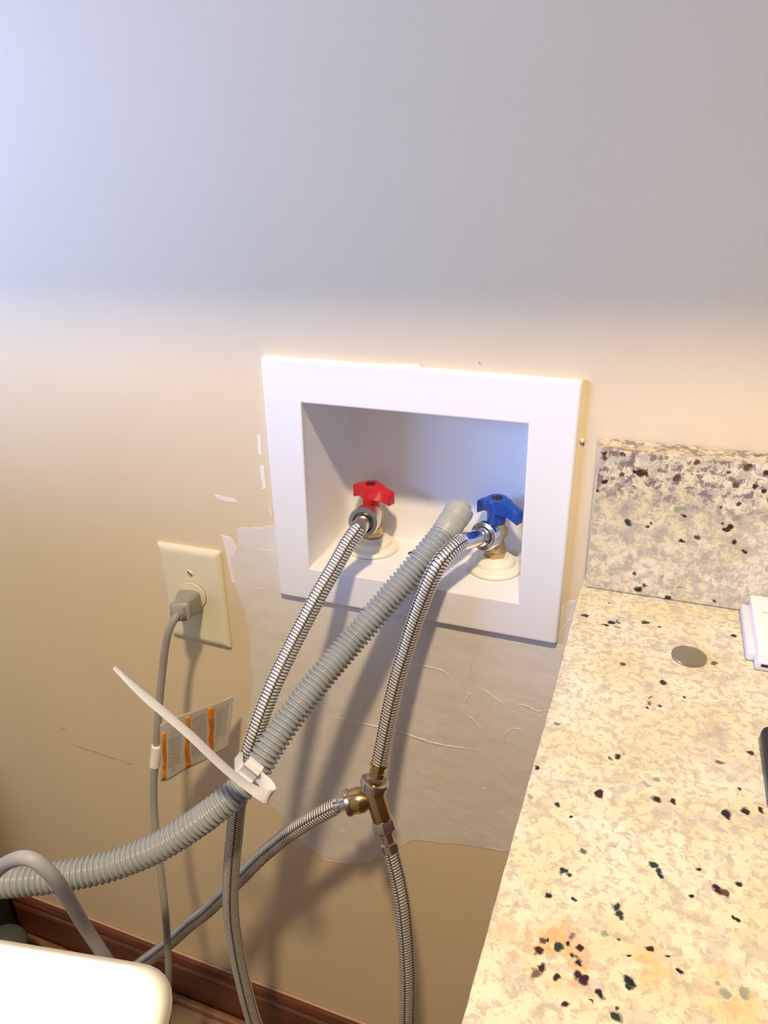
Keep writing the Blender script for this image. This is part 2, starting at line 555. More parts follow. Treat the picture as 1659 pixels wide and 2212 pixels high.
patch('skim_coat', [(512, 1143), (590, 1136), (640, 1240), (760, 1282), (900, 1308), (1150, 1352), (1222, 1300), (1252, 1290), (1275, 1310), (1230, 1450), (1180, 1640), (1130, 1842),
                    (1090, 1838), (1030, 1826), (960, 1822), (900, 1812), (860, 1830), (800, 1862), (745, 1864), (690, 1846), (640, 1806), (606, 1755), (560, 1712), (535, 1640),
                    (534, 1560), (548, 1480), (541, 1390), (528, 1310), (508, 1262), (500, 1210), (516, 1172)], 0.0006, M_patch, 0.0016, 'pale grey skim coat of joint compound below the white box')
patch('filler_smear', [(478, 1154), (500, 1160), (512, 1182), (506, 1215), (524, 1240), (560, 1262), (522, 1262), (499, 1258), (494, 1212)], 0.0005, M_smear, 0.0012)
patch('filler_smear', [(556, 940), (563, 940), (567, 985), (560, 982)], 0.0004, M_smear, 0.0004)
patch('filler_smear', [(562, 1008), (571, 1006), (575, 1056), (567, 1058)], 0.0004, M_smear, 0.0004)
patch('filler_smear', [(464, 1068), (480, 1073), (505, 1078), (515, 1086), (490, 1084), (468, 1078)], 0.0004, M_smear, 0.0006)
tagp = patch('caulk_tab', [(838, 792), (848, 785), (906, 787), (918, 797), (915, 830), (838, 830)], 0.0022, M_tab, 0.0003, 'white caulk tab above the box frame')


def ridge(px, r, material, name='compound_ridge', squash=0.5, y=-0.0006, label=None):
    path, L = spline([at(x, yy, 0) for x, yy in px], 0.0016)
    path = [p + Vector((noise.noise(p * 300) * .0006, 0, noise.noise(p * 280 + Vector((9, 0, 0))) * .0006)) for p in path]
    n = len(path)
    bm = bmesh.new()
    sweep(bm, path, lambda i, k, s: r * max(0.12, min(1, 4 * i / n, 4 * (n - 1 - i) / n)) * (0.75 + 0.5 * noise.noise(path[i] * 250)), 8)
    for v in bm.verts: v.co.y = v.co.y * squash + y
    o = link(name, bm, material, wall)
    if label: o['label'] = label


ridge([(880, 1432), (925, 1440), (962, 1452), (985, 1480), (1002, 1497)], .0011, M_patch)
ridge([(1029, 1398), (1018, 1440), (1012, 1480), (1008, 1540)], .0009, M_patch)
ridge([(1028, 1481), (1050, 1492), (1062, 1502), (1098, 1527)], .0011, M_patch)
ridge([(1113, 1520), (1140, 1525), (1162, 1536), (1183, 1532)], .0011, M_patch)
ridge([(1088, 1605), (1098, 1580), (1118, 1573), (1138, 1592)], .0010, M_patch)
ridge([(1006, 1540), (1030, 1562), (1044, 1584)], .0010, M_patch)
ridge([(680, 1540), (780, 1562), (860, 1580), (950, 1608), (1060, 1622)], .0022, M_patch, squash=.28)
ridge([(1010, 1490), (1014, 1500), (1002, 1512)], .0013, M_smear)
ridge([(712, 1335), (716, 1375), (712, 1402)], .0006, M_smear)
ridge([(765, 1432), (780, 1436), (780, 1484), (752, 1486)], .0006, M_smear)
ridge([(700, 1560), (702, 1628)], .0006, M_smear)
ridge([(1034, 1829), (1062, 1832), (1096, 1839)], .0007, M_smear)
ridge([(688, 1848), (720, 1860), (762, 1862)], .0007, M_smear)
ridge([(552, 1268), (575, 1272)], .0005, M_smear)
ridge([(582, 1094), (590, 1120)], .0010, M_smear)
ridge([(560, 1186), (592, 1190)], .0004, M_smear)
ridge([(1215, 1370), (1224, 1345), (1243, 1330)], .0007, M_smear)
for x, y in ((1196, 1668), (1182, 1664), (1040, 1700), (735, 1794), (660, 1700), (1120, 1720)):
    ridge([(x, y), (x + 12, y + 2)], .0006, M_smear)
for pth in ([(125, 1570), (150, 1580)], [(142, 1604), (215, 1628), (288, 1652)], [(270, 1646), (290, 1653)], [(385, 1868), (397, 1872)]):
    ridge(pth, .0007, M_mark, 'scuff_mark', 0.3, -0.0001)
ridge([(1034, 780), (1038, 788)], .0007, M_mark, 'scuff_mark', 0.3, -0.0001)
n_ = empty('drywall_anchor', at(1258, 952, 0), 'tiny yellowish plug of filler on the wall right of the white box', 'plug')
bm = bmesh.new(); bmesh.ops.create_icosphere(bm, subdivisions=3, radius=.0019)
for v in bm.verts: v.co = at(1258, 952, -.0008) + v.co * (1 + noise.noise(v.co * 900) * .35)
link('filler_lump', bm, M_almond, n_)
bm = bmesh.new(); bmesh.ops.create_icosphere(bm, subdivisions=2, radius=.0009)
for v in bm.verts: v.co = at(1260, 958, -.0012) + v.co
link('screw_tip', bm, M_black, n_)

# ------------------------------------------------------------------ supply box
obx = empty('washer_supply_box', (outer[3].x, 0, outer[3].z), 'white plastic washing machine supply box recessed in the wall with a wide square frame', 'supply box')


def rrect(c, r, n=5):
    out = []
    for i in range(4):
        p = c[i]; a = (c[i - 1] - p); b = (c[(i + 1) % 4] - p)
        rr = min(r, a.length * .45, b.length * .45)
        A = p + a.normalized() * rr; B = p + b.normalized() * rr
        for k in range(n + 1):
            t = k / n
            out.append(A * (1 - t) ** 2 + p * 2 * t * (1 - t) + B * t * t)
    return out


def shrink(c, d):
    o = []
    for i in range(4):
        a = (c[i - 1] - c[i]).normalized(); b = (c[(i + 1) % 4] - c[i]).normalized()
        o.append(c[i] + (a + b) * d)
    return o


def sety(l, y): return [Vector((p.x, y, p.z)) for p in l]


bm = bmesh.new()
stages = [(sety(rrect(outer, .003), 0.0), ), (sety(rrect(outer, .003), -.0045), ), (sety(rrect(shrink(outer, .0008), .003), -.0060), ),
          (sety(rrect(shrink(outer, .0022), .003), FY), ), (sety(rrect(shrink(outer, .0034), .003), FY), ), (sety(rrect(shrink(inner, -.0018), .0014), FY), ), (sety(rrect(shrink(inner, -.0008), .0012), FY), ), (sety(rrect(inner, .0012), FY + .0006), ), (sety(rrect(inner, .0012), 0.002), )]
loops = [[bm.verts.new(p) for p in s[0]] for s in stages]
for a, b_ in zip(loops, loops[1:]): bridge(bm, a, b_)
bridge(bm, loops[-1], loops[0])
bmesh.ops.recalc_face_normals(bm, faces=bm.faces[:])
link('frame', bm, M_white, obx, sharp=50)
DEP = 0.078
bm = bmesh.new()
st = [(0.0, 0, .0015), (0.02, .001, .003), (0.055, .004, .008), (DEP - .008, .006, .014), (DEP - .002, .008, .014), (DEP, .0125, .012)]
loops = []
for y, ins, r in st:
    c = shrink(inner, ins)
    c[2].z = inner[2].z + ins * .25; c[3].z = inner[3].z + ins * .25        # floor stays nearly level
    loops.append([bm.verts.new(p) for p in sety(rrect(c, r, 6), y)])
for a, b_ in zip(loops, loops[1:]): bridge(bm, a, b_)
cap = bm.faces.new(loops[-1])
bmesh.ops.recalc_face_normals(bm, faces=bm.faces[:])
for f in bm.faces:
    pass
# give the shell a wall thickness
geo = bmesh.ops.solidify(bm, geom=bm.faces[:], thickness=-0.0018)
link('recess_shell', bm, M_white, obx, sharp=60)


def zfloor(x):
    t = (x - inner[3].x) / (inner[2].x - inner[3].x)
    return inner[3].z + (inner[2].z - inner[3].z) * t


def flange(px, py, rpx, nm='flange'):
    p = atz(px, py, (inner[2].z + inner[3].z) / 2)
    p.z = zfloor(p.x) + .0010
    r = rpx * (p - CAM).dot(FW) / FPX
    bm = bmesh.new()
    lathe(bm, p, (0, 0, 1), [(0, r * .98), (.0006, r), (.0028, r * .99), (.0042, r * .93), (.0046, r * .78), (.0052, r * .74), (.0092, r * .70), (.0106, r * .63), (.0112, r * .50),
                             (.0118, r * .46), (.0135, r * .42), (.0138, r * .2)], 56)
    link(nm, bm, M_cream, obx, sharp=22)
    return p + Vector((0, 0, .0135)), r


hotb, r1 = flange(806, 1184, 56)
coldb, r2 = flange(1068, 1226, 60)
bm = bmesh.new()
lathe(bm, atz(888, 1196, zfloor(.26) + .0012), (0, 0, 1), [(0, .003), (.0012, .0028), (.0014, .001)], 16)
link('screw_hole', bm, M_black, obx)


# ------------------------------------------------------------------ valves
def valve(name, base, hand_px, hand_y, wings, material, word, nut_px, nut_y, nut_dir, nutlen, label):
    v = empty(name, base, label, 'valve')
    top = Vector((base.x, base.y, 0))
    hc = at(hand_px[0], hand_px[1], base.y)          # handle hub centre, bottom of the hub
    zb = base.z
    hub = hc.z
    hgt = hub - zb
    bm = bmesh.new()
    # brass body: hex foot, ring, waist, shoulder, packing nut
    lathe(bm, base, (0, 0, 1), [(0, .0108), (.0005, .0112), (hgt * .16, .0112), (hgt * .18, .0100)], 48, sides=6)
    lathe(bm, base + Vector((0, 0, hgt * .17)), (0, 0, 1),
          [(0, .0100), (.001, .0104), (hgt * .16, .0102), (hgt * .19, .0088), (hgt * .32, .0082), (hgt * .38, .0085), (hgt * .46, .0112), (hgt * .52, .0118), (hgt * .64, .0116),
           (hgt * .70, .0098), (hgt * .76, .0088), (hgt * .83, .0084)], 40)
    link('body', bm, M_brass, v, sharp=40)
    # side outlet stub
    nc = at(nut_px[0], nut_px[1], nut_y)
    src = base + Vector((0, 0, hgt * .62))
    bm = bmesh.new()
    dd = (nc - src)
    lathe(bm, src, dd, [(0, .0095), (dd.length * .9, .0095), (dd.length, .0092)], 32)
    link('outlet', bm, M_brass, v, sharp=40)
    # handle
    bm = bmesh.new()
    z0 = hub; z1 = hub + .0165; z2 = hub + .0245
    lathe(bm, Vector((base.x, base.y, z0)), (0, 0, 1), [(0, .0080), (.0008, .0090), (.012, .0094), (.0150, .0100), (.0240, .0102), (.0250, .0096), (.0252, .0052), (.0215, .0048), (.0210, .001)], 40)
    wd, l1, l2, drop = wings
    wd = Vector(wd).normalized()
    sd = Vector((0, 0, 1)).cross(wd)
    for sgn, L in ((1, l1), (-1, l2)):
        loops = []
        for t, hw, zt, zbot in ((0.0, .0098, z0 + .0244, z0 + .0125), (.35, .0085, z0 + .0242, z0 + .0118), (.55, .0055, z0 + .0238 - drop * .3, z0 + .0112 - drop * .2),
                                (.8, .0047, z0 + .0230 - drop * .7, z0 + .0100 - drop * .7), (.97, .0047, z0 + .0222 - drop, z0 + .0090 - drop), (1.0, .0040, z0 + .0214 - drop, z0 + .0098 - drop)):
            p = Vector((base.x, base.y, 0)) + wd * (sgn * L * t)
            lp = []
            for a, zz in ((-1, zbot + .0006), (-.85, zbot), (.85, zbot), (1, zbot + .0006), (1, zt - .0008), (.8, zt), (-.8, zt), (-1, zt - .0008)):
                lp.append(bm.verts.new(Vector((p.x, p.y, zz)) + sd * (hw * a)))
            loops.append(lp)
        for a, b_ in zip(loops, loops[1:]): bridge(bm, a, b_)
        bm.faces.new(loops[0]); bm.faces.new(loops[-1])
    bmesh.ops.recalc_face_normals(bm, faces=bm.faces[:])
    hd = link('handle', bm, material, v, sharp=38)
    bm = bmesh.new()
    lathe(bm, Vector((base.x, base.y, z0 + .0250)), (0, 0, 1), [(0, .0046), (.0004, .0044), (.0005, .001)], 24)
    link('screw_recess', bm, M_hole, hd)
    bm = bmesh.new()
    lathe(bm, Vector((base.x, base.y, z0 - .004)), (0, 0, 1), [(0, .0044), (.0045, .0040)], 20)
    link('stem', bm, M_nickel, v)
    return v, nc


hot_base = hotb.copy()
cold_base = coldb.copy()
hv, hot_nut = valve('hot_water_valve', hot_base, (800, 1094), 0, ((1, -.30, 0), .0262, .0198, .0010), M_red, 'HOT', (793, 1118), hot_base.y - .018, None, .012,
                    'brass hot water valve with a red winged handle in the white box')
cv, cold_nut = valve('cold_water_valve', cold_base, (1068, 1127), 0, ((1, -.42, 0), .0262, .0202, .0035), M_blue, 'COLD', (1052, 1156), cold_base.y - .008, None, .012,
                     'brass cold water valve with a blue winged handle in the white box')


# ------------------------------------------------------------------ hoses
def braided(px, name_parent, r=.0074, step=.00056, pre=()):
    pts = list(pre) + [at(x, y, d) for x, y, d in px]
    path, L = spline(pts, step)
    ncol, seg = 5, 55
    pitch = 0.0029
    bm = bmesh.new()

    def hf(k, s):
        c = k * ncol
        ci = int(c); fr = c - ci
        sg = 1 if ci % 2 else -1
        ph = (s / pitch + sg * (fr - .5) * 0.6 + (0.35 if ci % 2 else 0)) % 1.0
        st = 0.5 - 0.5 * math.cos(2 * math.pi * ph)
        edge = min(1, 7 * min(fr, 1 - fr))
        return (st ** .5) * (0.30 + .70 * edge)
    lay = bm.verts.layers.float.new('strand')
    vals = []

    def rad(i, k, s):
        h = hf(k, s)
        vals.append(h)
        return r + h * .0006
    loops = sweep(bm, path, rad, seg)
    j = 0
    for lp in loops:
        for v in lp:
            v[lay] = vals[j]; j += 1
    o = link('braid', bm, BRAID, name_parent)
    return o, path


def fitting(parent, name, base, axis, prof, m, sides=None, seg=40, sharp=35):
    bm = bmesh.new()
    lathe(bm, base, axis, prof, seg, sides)
    return link(name, bm, m, parent, sharp=sharp)


# hot hose
h1 = empty('braided_hose', hot_nut, 'braided steel hose from the red valve crossing behind the corrugated hose', 'hose')
s0 = at(776, 1139, -.012)
hb, hpath = braided([(776, 1139, -.012), (750, 1177, -.026), (725, 1222, -.042), (687, 1287, -.065), (631, 1395, -.095), (586, 1491, -.125), (550, 1590, -.148), (530, 1660, -.158), (513, 1742, -.163),
                     (507, 1800, -.166), (501, 1863, -.168), (498, 1950, -.170), (505, 2020, -.170), (520, 2100, -.170), (550, 2212, -.170), (605, 2340, -.16)], h1)
ax = (hpath[0] - hot_nut).normalized()
nb = hot_nut - ax * .004
L = (hpath[0] - nb).length
fitting(h1, 'coupling_nut', nb, ax, [(0, .0135), (.0008, .0146), (L * .50, .0149), (L * .58, .0138), (L * .59, .0104), (L * .48, .0085)], M_nickel)
fitting(h1, 'ferrule', nb + ax * L * .45, ax, [(0, .0070), (.004, .0070), (.005, .0078), (L * .62, .0080), (L * .66, .0074)], M_nickel)

# cold hose to the tee
h2 = empty('braided_hose', cold_nut, 'braided steel hose from the blue valve down to the brass tee', 'hose')
cb, cpath = braided([(998, 1171, .004), (976, 1187, -.012), (950, 1216, -.027), (931, 1252, -.034), (914, 1294, -.038), (895, 1346, -.043), (878, 1400, -.049), (858, 1467, -.058), (841, 1539, -.068), (827, 1611, -.077),
                     (819, 1650, -.082)], h2)
ax = (cpath[0] - cold_nut).normalized()
nb = cold_nut - ax * .006
L = (cpath[0] - nb).length
fitting(h2, 'coupling_nut', nb, ax, [(0, .0125), (.0010, .0140), (.0120, .0144), (.0138, .0134), (.0142, .0098), (.0125, .008)], M_chrome)
fitting(h2, 'ferrule', nb + ax * .0125, ax, [(0, .0080), (.0035, .0092), (.0060, .0090), (.0075, .0076), (L - .0125, .0082), (L - .0095, .0080)], M_chrome)
ta = (cpath[-1] - cpath[-8]).normalized()
tee_top = at(811, 1688, -.088)
fitting(h2, 'lower_ferrule', cpath[-1] - ta * .0015, (tee_top - cpath[-1]), [(0, .0084), (.003, .0086), (.0035, .0070), (.009, .0068), (.0095, .0078), (.014, .0078)], M_brass2)
tn = at(811, 1684, -.0875)
a2 = (tee_top - cpath[-1]).normalized()
fitting(h2, 'swivel_nut', tn, a2, [(0, .0078), (.0003, .0122), (.001, .0138), (.0040, .0142), (.0052, .0130), (.012, .0124), (.013, .009)], M_nickel)

# tee
te = empty('brass_tee', at(812, 1712, -.09), 'small brass tee splitting the cold hose in two in front of the wall', 'pipe fitting')
p0 = tn + a2 * .011
p1 = at(828, 1778, -.097)
fitting(te, 'run', p0, p1 - p0, [(0, .0085), (.002, .0094), ((p1 - p0).length * .9, .0094), ((p1 - p0).length, .0088)], M_brass2)
pm = at(806, 1722, -.092)
p2 = at(756, 1733, -.1)
fitting(te, 'branch', pm, p2 - pm, [(0, .0080), (.006, .0095), (.010, .0118), (.015, .0124), ((p2 - pm).length, .0112), ((p2 - pm).length + .001, .008)], M_brass2)
# lower right hose
h3 = empty('braided_hose', p1, 'braided steel hose hanging from the bottom of the tee', 'hose')
db, dpath = braided([(843, 1832, -.104), (851, 1862, -.107), (861, 1905, -.112), (870, 1960, -.12), (877, 2040, -.13), (880, 2120, -.14), (878, 2212, -.148), (870, 2330, -.15)], h3)
ax = (dpath[0] - p1).normalized()
fitting(h3, 'hex_nut', p1 - ax * .004, ax, [(0, .0108), (.001, .0116), (.010, .0116), (.011, .0106)], M_nickel, sides=6, seg=48)
L = (dpath[0] - p1).length
fitting(h3, 'ferrule', p1 + ax * .006, ax, [(0, .0092), (.003, .0080), (.004, .0060), (L - .012, .0060), (L - .011, .0082), (L - .004, .0086)], M_nickel)
# left going hose
h4 = empty('braided_hose', p2, 'braided steel hose running down left from the side of the tee', 'hose')
eb, epath = braided([(727, 1741, -.106), (695, 1757, -.111), (660, 1777, -.116), (615, 1808, -.121), (566, 1849, -.126), (518, 1898, -.130), (449, 1966, -.133), (415, 1992, -.134), (358, 2043, -.135), (300, 2086, -.135), (200, 2160, -.13), (80, 2240, -.12)], h4)
ax = (epath[0] - p2).normalized()
L = (epath[0] - p2).length
fitting(h4, 'swivel_nut', p2 - ax * .001, ax, [(0, .0122), (.0012, .0128), (.0045, .0128), (.0055, .0118), (.006, .008)], M_nickel, sides=None)
fitting(h4, 'ferrule', p2 + ax * .004, ax, [(0, .0070), (L - .007, .0066), (L - .006, .0078), (L - .002, .0078)], M_chrome)

# drain hose
dh = empty('drain_hose', at(501, 1722, -.2), 'thick grey corrugated drain hose running from the white box down to the left', 'hose')
dpts = [(962, 1148, .020), (945, 1170, .009), (915, 1205, -.006), (872, 1255, -.024), (812, 1325, -.050), (752, 1395, -.075), (692, 1465, -.105), (632, 1543, -.135), (583, 1615, -.160), (550, 1668, -.176),
        (510, 1712, -.190), (466, 1748, -.203), (415, 1785, -.215), (345, 1828, -.232), (270, 1860, -.248), (202, 1880, -.262), (101, 1897, -.280), (0, 1906, -.295), (-120, 1910, -.305), (-300, 1900, -.31)]
DR = .0116
path, L = spline([at(*p) for p in dpts], .00078)
PITCH = .0046
bm = bmesh.new()


def dr(i, k, s):
    c = 0.5 - 0.5 * math.cos(2 * math.pi * s / PITCH)
    return DR - .0034 + .0044 * (c ** 0.36)


sweep(bm, path, dr, 36)
link('corrugated_tube', bm, M_drain, dh)
c0 = path[0]
c1 = at(1007, 1083, .046)
ax = (c1 - c0).normalized()
LL = (c1 - c0).length
bm = bmesh.new()
lathe(bm, c0 - ax * .004, ax, [(0, DR * .9), (.001, DR * 1.06), (.006, DR * 1.10), (LL * .45, DR * 1.14), (LL * .46, DR * 1.12), (LL * .55, DR * 1.12), (LL * .56, DR * 1.16), (LL * .80, DR * 1.16), (LL * .90, DR * 1.10), (LL * .93, DR * .72),
                               (LL * .98, DR * .72), (LL * 1.04, DR * .62), (LL * 1.05, DR * .5), (LL * .9, DR * .45)], 44)
link('end_cuff', bm, M_cuff, dh, sharp=40)

# ------------------------------------------------------------------ cable tie
ct = empty('cable_tie', at(545, 1672, -.185), 'white nylon cable tie with a long curled tail binding the hoses together', 'cable tie')
# ring round drain hose and red hose
i0 = min(range(len(path)), key=lambda i: (path[i] - at(541, 1676, -.18)).length)
cdr = path[i0]
axh = (path[i0 + 6] - path[i0 - 6]).normalized()
j0 = min(range(len(hpath)), key=lambda i: abs((hpath[i] - cdr).dot(axh)))
crd = hpath[j0]
crd = crd - axh * (crd - cdr).dot(axh)
dvec = crd - cdr
e1 = dvec.normalized(); e2 = axh.cross(e1)
ring = []
ra, rb = DR + .0024, .0073 + .0026
for k in range(18):
    a = math.pi / 2 + math.pi * k / 17
    ring.append(cdr + (e1 * math.cos(a) + e2 * math.sin(a)) * ra)
for k in range(14):
    a = -math.pi / 2 + math.pi * k / 13
    ring.append(crd + (e1 * math.cos(a) + e2 * math.sin(a)) * rb)
bm = bmesh.new()
TW = .0052
sec = []
cen = sum(ring, Vector()) / len(ring)
for p in ring:
    o_ = (p - cen).normalized() * .0006
    sec.append([bm.verts.new(p + axh * TW + o_), bm.verts.new(p - axh * TW + o_), bm.verts.new(p - axh * TW - o_), bm.verts.new(p + axh * TW - o_)])
for a, b_ in zip(sec, sec[1:] + sec[:1]): bridge(bm, a, b_)
bmesh.ops.recalc_face_normals(bm, faces=bm.faces[:])
link('loop', bm, M_tie, ct, sharp=50)


def band(pts, hw, th, wdir):
    P, L = spline(pts, .0025)
    bm = bmesh.new()
    n = len(P)
    secs = []
    for i, p in enumerate(P):
        t = (P[min(n - 1, i + 1)] - P[max(0, i - 1)]).normalized()
        f = i / (n - 1)
        wv = wdir(f) if callable(wdir) else wdir
        wv = (wv - t * wv.dot(t)).normalized()
        nv = t.cross(wv)
        h = hw(f)
        secs.append([bm.verts.new(p + wv * h + nv * th * .4), bm.verts.new(p + wv * h * .9 + nv * th), bm.verts.new(p - wv * h * .9 + nv * th), bm.verts.new(p - wv * h + nv * th * .4),
                     bm.verts.new(p - wv * h - nv * th * .4), bm.verts.new(p - wv * h * .9 - nv * th), bm.verts.new(p + wv * h * .9 - nv * th), bm.verts.new(p + wv * h - nv * th * .4)])
    for a, b_ in zip(secs, secs[1:]): bridge(bm, a, b_)
    bm.faces.new(secs[0]); bm.faces.new(secs[-1])
    bmesh.ops.recalc_face_normals(bm, faces=bm.faces[:])
    return bm


wA = (at(531, 1700, -.2) - at(552, 1670, -.2)).normalized()
wB = (at(520, 1705, -.23) - at(540, 1678, -.21)).normalized()
tp = [(532, 1656, -.199), (548, 1668, -.200), (566, 1684, -.201), (581, 1702, -.204), (586, 1716, -.210), (578, 1722, -.217), (556, 1712, -.221), (520, 1688, -.224), (470, 1645, -.229), (415, 1592, -.234), (355, 1540, -.238), (300, 1493, -.241), (246, 1442, -.243)]


def thw(f):
    if f < .80: return .0055
    return .0055 * (1 - (f - .80) / .20) ** .8 * .78 + .0016


link('tail', band([at(*p) for p in tp], thw, .00055, lambda f: wA.lerp(wB, min(1, f * 3))), M_tie, ct, sharp=50)
hc = at(541, 1664, -.2005)
bm = bmesh.new()
bmesh.ops.create_cube(bm, size=1)
t_ = (at(566, 1684, -.20) - at(541, 1664, -.20)).normalized()
nrm = t_.cross(wA).normalized()
wq = nrm.cross(t_)
for v in bm.verts:
    c = v.co.copy()
    v.co = hc + t_ * c.x * .0100 + wq * c.y * .0120 + nrm * c.z * .0052
bmesh.ops.bevel(bm, geom=bm.edges[:], offset=.0020, segments=5, affect='EDGES')
link('head', bm, M_tie, ct, sharp=60)

# ------------------------------------------------------------------ outlet plate, plug, cord
PY = -.0055
pc = [at(341.7, 1168, 0), at(478, 1190, 0), at(502, 1398, 0), at(377, 1368, 0)]
op = empty('outlet_plate', (pc[0] + pc[2]) / 2, 'almond wall outlet cover plate left of the white box', 'outlet')
bm = bmesh.new()
stg = [sety(rrect(pc, .002), -.0002), sety(rrect(pc, .002), -.0022), sety(rrect(shrink(pc, .0012), .002), -.0038), sety(rrect(shrink(pc, .0055), .002), -.0053), sety(rrect(shrink(pc, .008), .002), PY), sety(rrect(shrink(pc, .0092), .002), PY)]
loops = [[bm.verts.new(p) for p in s] for s in stg]
for a, b_ in zip(loops, loops[1:]): bridge(bm, a, b_)
bm.faces.new(loops[-1]); bm.faces.new(loops[0])
bmesh.ops.recalc_face_normals(bm, faces=bm.faces[:])
link('cover', bm, M_almond, op, sharp=70)
rc = at(418, 1285, PY)
bm = bmesh.new()
lathe(bm, rc + Vector((0, .001, 0)), (0, -1, 0), [(0, .0166), (.0012, .0166), (.0016, .0160)], 48)
link('rim_gap', bm, M_mark, op)
fitting(op, 'receptacle', rc + Vector((0, .001, 0)), (0, -1, 0), [(0, .0161), (.0022, .0161), (.0027, .0155)], M_almond, seg=48)
sc_ = fitting(op, 'screw', at(411, 1238, PY + .0002), (0, -1, 0), [(0, .0040), (.0008, .0038), (.0013, .0026)], M_almond, seg=28)
bm = bbox(at(411, 1238, PY) - Vector((.0033, .0016, .0005)), at(411, 1238, PY) + Vector((.0033, -.0010, .0005)))
bmesh.ops.rotate(bm, verts=bm.verts, cent=at(411, 1238, PY), matrix=Matrix.Rotation(math.radians(40), 3, 'Y'))
link('slot', bm, M_hole, sc_, smooth=False)

pw = empty('power_cord', at(412, 1295, PY), 'grey power cord with a moulded plug hanging from the wall outlet', 'cord')
pa = at(412, 1298, PY - .0014)
pe = at(384, 1326, -.050)
ax = (pe - pa).normalized()
LL = (pe - pa).length
sd = ax.cross(Vector((0, 0, 1))).normalized()
uz_ = sd.cross(ax)
bm = bmesh.new()
loops = []
for t, hw, hh in ((0, .0125, .0125), (.03, .0135, .0135), (.10, .0136, .0135), (.30, .0120, .0120), (.62, .0090, .0100), (.74, .0082, .0092), (.80, .0105, .0104), (.86, .0100, .0100), (.90, .0066, .0070), (1.0, .0058, .0062)):
    lp = []
    for k in range(32):
        a = 2 * math.pi * k / 32
        c, s = math.cos(a), math.sin(a)
        e = .35
        lp.append(bm.verts.new(pa + ax * LL * t + sd * hw * math.copysign(abs(c) ** e, c) + uz_ * hh * math.copysign(abs(s) ** e, s)))
    loops.append(lp)
for a, b_ in zip(loops, loops[1:]): bridge(bm, a, b_)
bm.faces.new(loops[0]); bm.faces.new(loops[-1])
bmesh.ops.recalc_face_normals(bm, faces=bm.faces[:])
plug = link('plug', bm, M_cord, pw, sharp=32)
fitting(pw, 'strain_relief', pe - ax * .002, ax + Vector((0, 0, -.25)), [(0, .0070), (.001, .0076), (.003, .0076), (.0035, .0062), (.006, .0060)], M_cord)
cpts = [pe - ax * .001, pe + ax * .006 + Vector((0, 0, -.001))] + [at(*p) for p in [(365, 1362, -.064), (357, 1400, -.069), (351, 1450, -.074), (345, 1510, -.082), (341, 1560, -.090), (337, 1630, -.098), (332, 1690, -.107), (333, 1750, -.116), (339, 1820, -.128),
                                                       (348, 1890, -.140), (357, 1970, -.152), (363, 2060, -.160), (364, 2120, -.165), (360, 2230, -.165), (350, 2380, -.15)]]
P, L = spline(cpts, .004)
bm = bmesh.new()
sweep(bm, P, lambda i, k, s: .0043 * (1 + .0 * k) - .0005 * abs(math.cos(2 * math.pi * k)), 20)
link('cable', bm, M_cord, pw)

# warning tag on the cord
tgc = at(338, 1633, -.0985)
tg = empty('warning_tag', tgc, 'crumpled translucent warning tag with three orange bands wrapped on the grey power cord', 'tag')
a_, b_2 = at(339, 1610, -.0965), at(334, 1655, -.1015)
fitting(tg, 'wrap', a_, b_2 - a_, [(0, .0050), (.0005, .0056), ((b_2 - a_).length - .0005, .0056), ((b_2 - a_).length, .0050)], M_sleeve, seg=28)
# tag surface: u from the cord (0) to the far corner (1), v top to bottom
topE = [(0, 345, 1566, -.100), (.17, 370, 1552, -.092), (.45, 417, 1535, -.072), (.80, 475, 1516, -.045), (1, 503, 1503, -.034)]
botE = [(0, 347, 1688, -.102), (.13, 365, 1685, -.096), (.33, 397, 1665, -.082), (.60, 440, 1645, -.062), (.82, 474, 1624, -.046), (1, 497, 1612, -.036)]


def ev(E, u):
    for i in range(len(E) - 1):
        if u <= E[i + 1][0] or i == len(E) - 2:
            f = (u - E[i][0]) / (E[i + 1][0] - E[i][0])
            return at(*[E[i][j] + (E[i + 1][j] - E[i][j]) * f for j in (1, 2, 3)])


TV = 24


def tagp_(u, v, off=0.0):
    p = ev(topE, u).lerp(ev(botE, u), v)
    p = p + Vector((.3, .9, 0)) * (.0022 * math.sin(u * 9 + v * 2) * u + noise.noise(Vector((u * 4, v * 4, 1))) * .0018)
    return p + Vector((.25, -1, 0)).normalized() * off * -1 * -1


def sheet(name, u0, u1, v0, v1, off, th, m, nu=20, nv=16, parent=None):
    bm = bmesh.new()
    G = [[[bm.verts.new(tagp_(u0 + (u1 - u0) * i / nu, v0 + (v1 - v0) * j / nv, off + t)) for j in range(nv + 1)] for i in range(nu + 1)] for t in (0, -th)]
    for g in G:
        for i in range(nu):
            for j in range(nv):
                bm.faces.new((g[i][j], g[i + 1][j], g[i + 1][j + 1], g[i][j + 1]))
    for i in range(nu):
        for j in (0, nv):
            bm.faces.new((G[0][i][j], G[0][i + 1][j], G[1][i + 1][j], G[1][i][j]))
    for j in range(nv):
        for i in (0, nu):
            bm.faces.new((G[0][i][j], G[0][i][j + 1], G[1][i][j + 1], G[1][i][j]))
    bmesh.ops.recalc_face_normals(bm, faces=bm.faces[:])
    return link(name, bm, m, parent)


tsh = sheet('tag_sheet', 0, 1, 0, 1, 0, .00025, M_tagp, 40, 24, tg)
sheet('orange_band', .03, .095, .15, .97, .00035, .0002, M_orange, 3, 16, tsh)
sheet('orange_band', .355, .425, .05, .98, .00035, .0002, M_orange, 3, 16, tsh)
sheet('orange_band', .655, .725, .04, .97, .00035, .0002, M_orange, 3, 16, tsh)
# rows of fine print between the bands (joined, far too small to pick apart)
bm = bmesh.new()


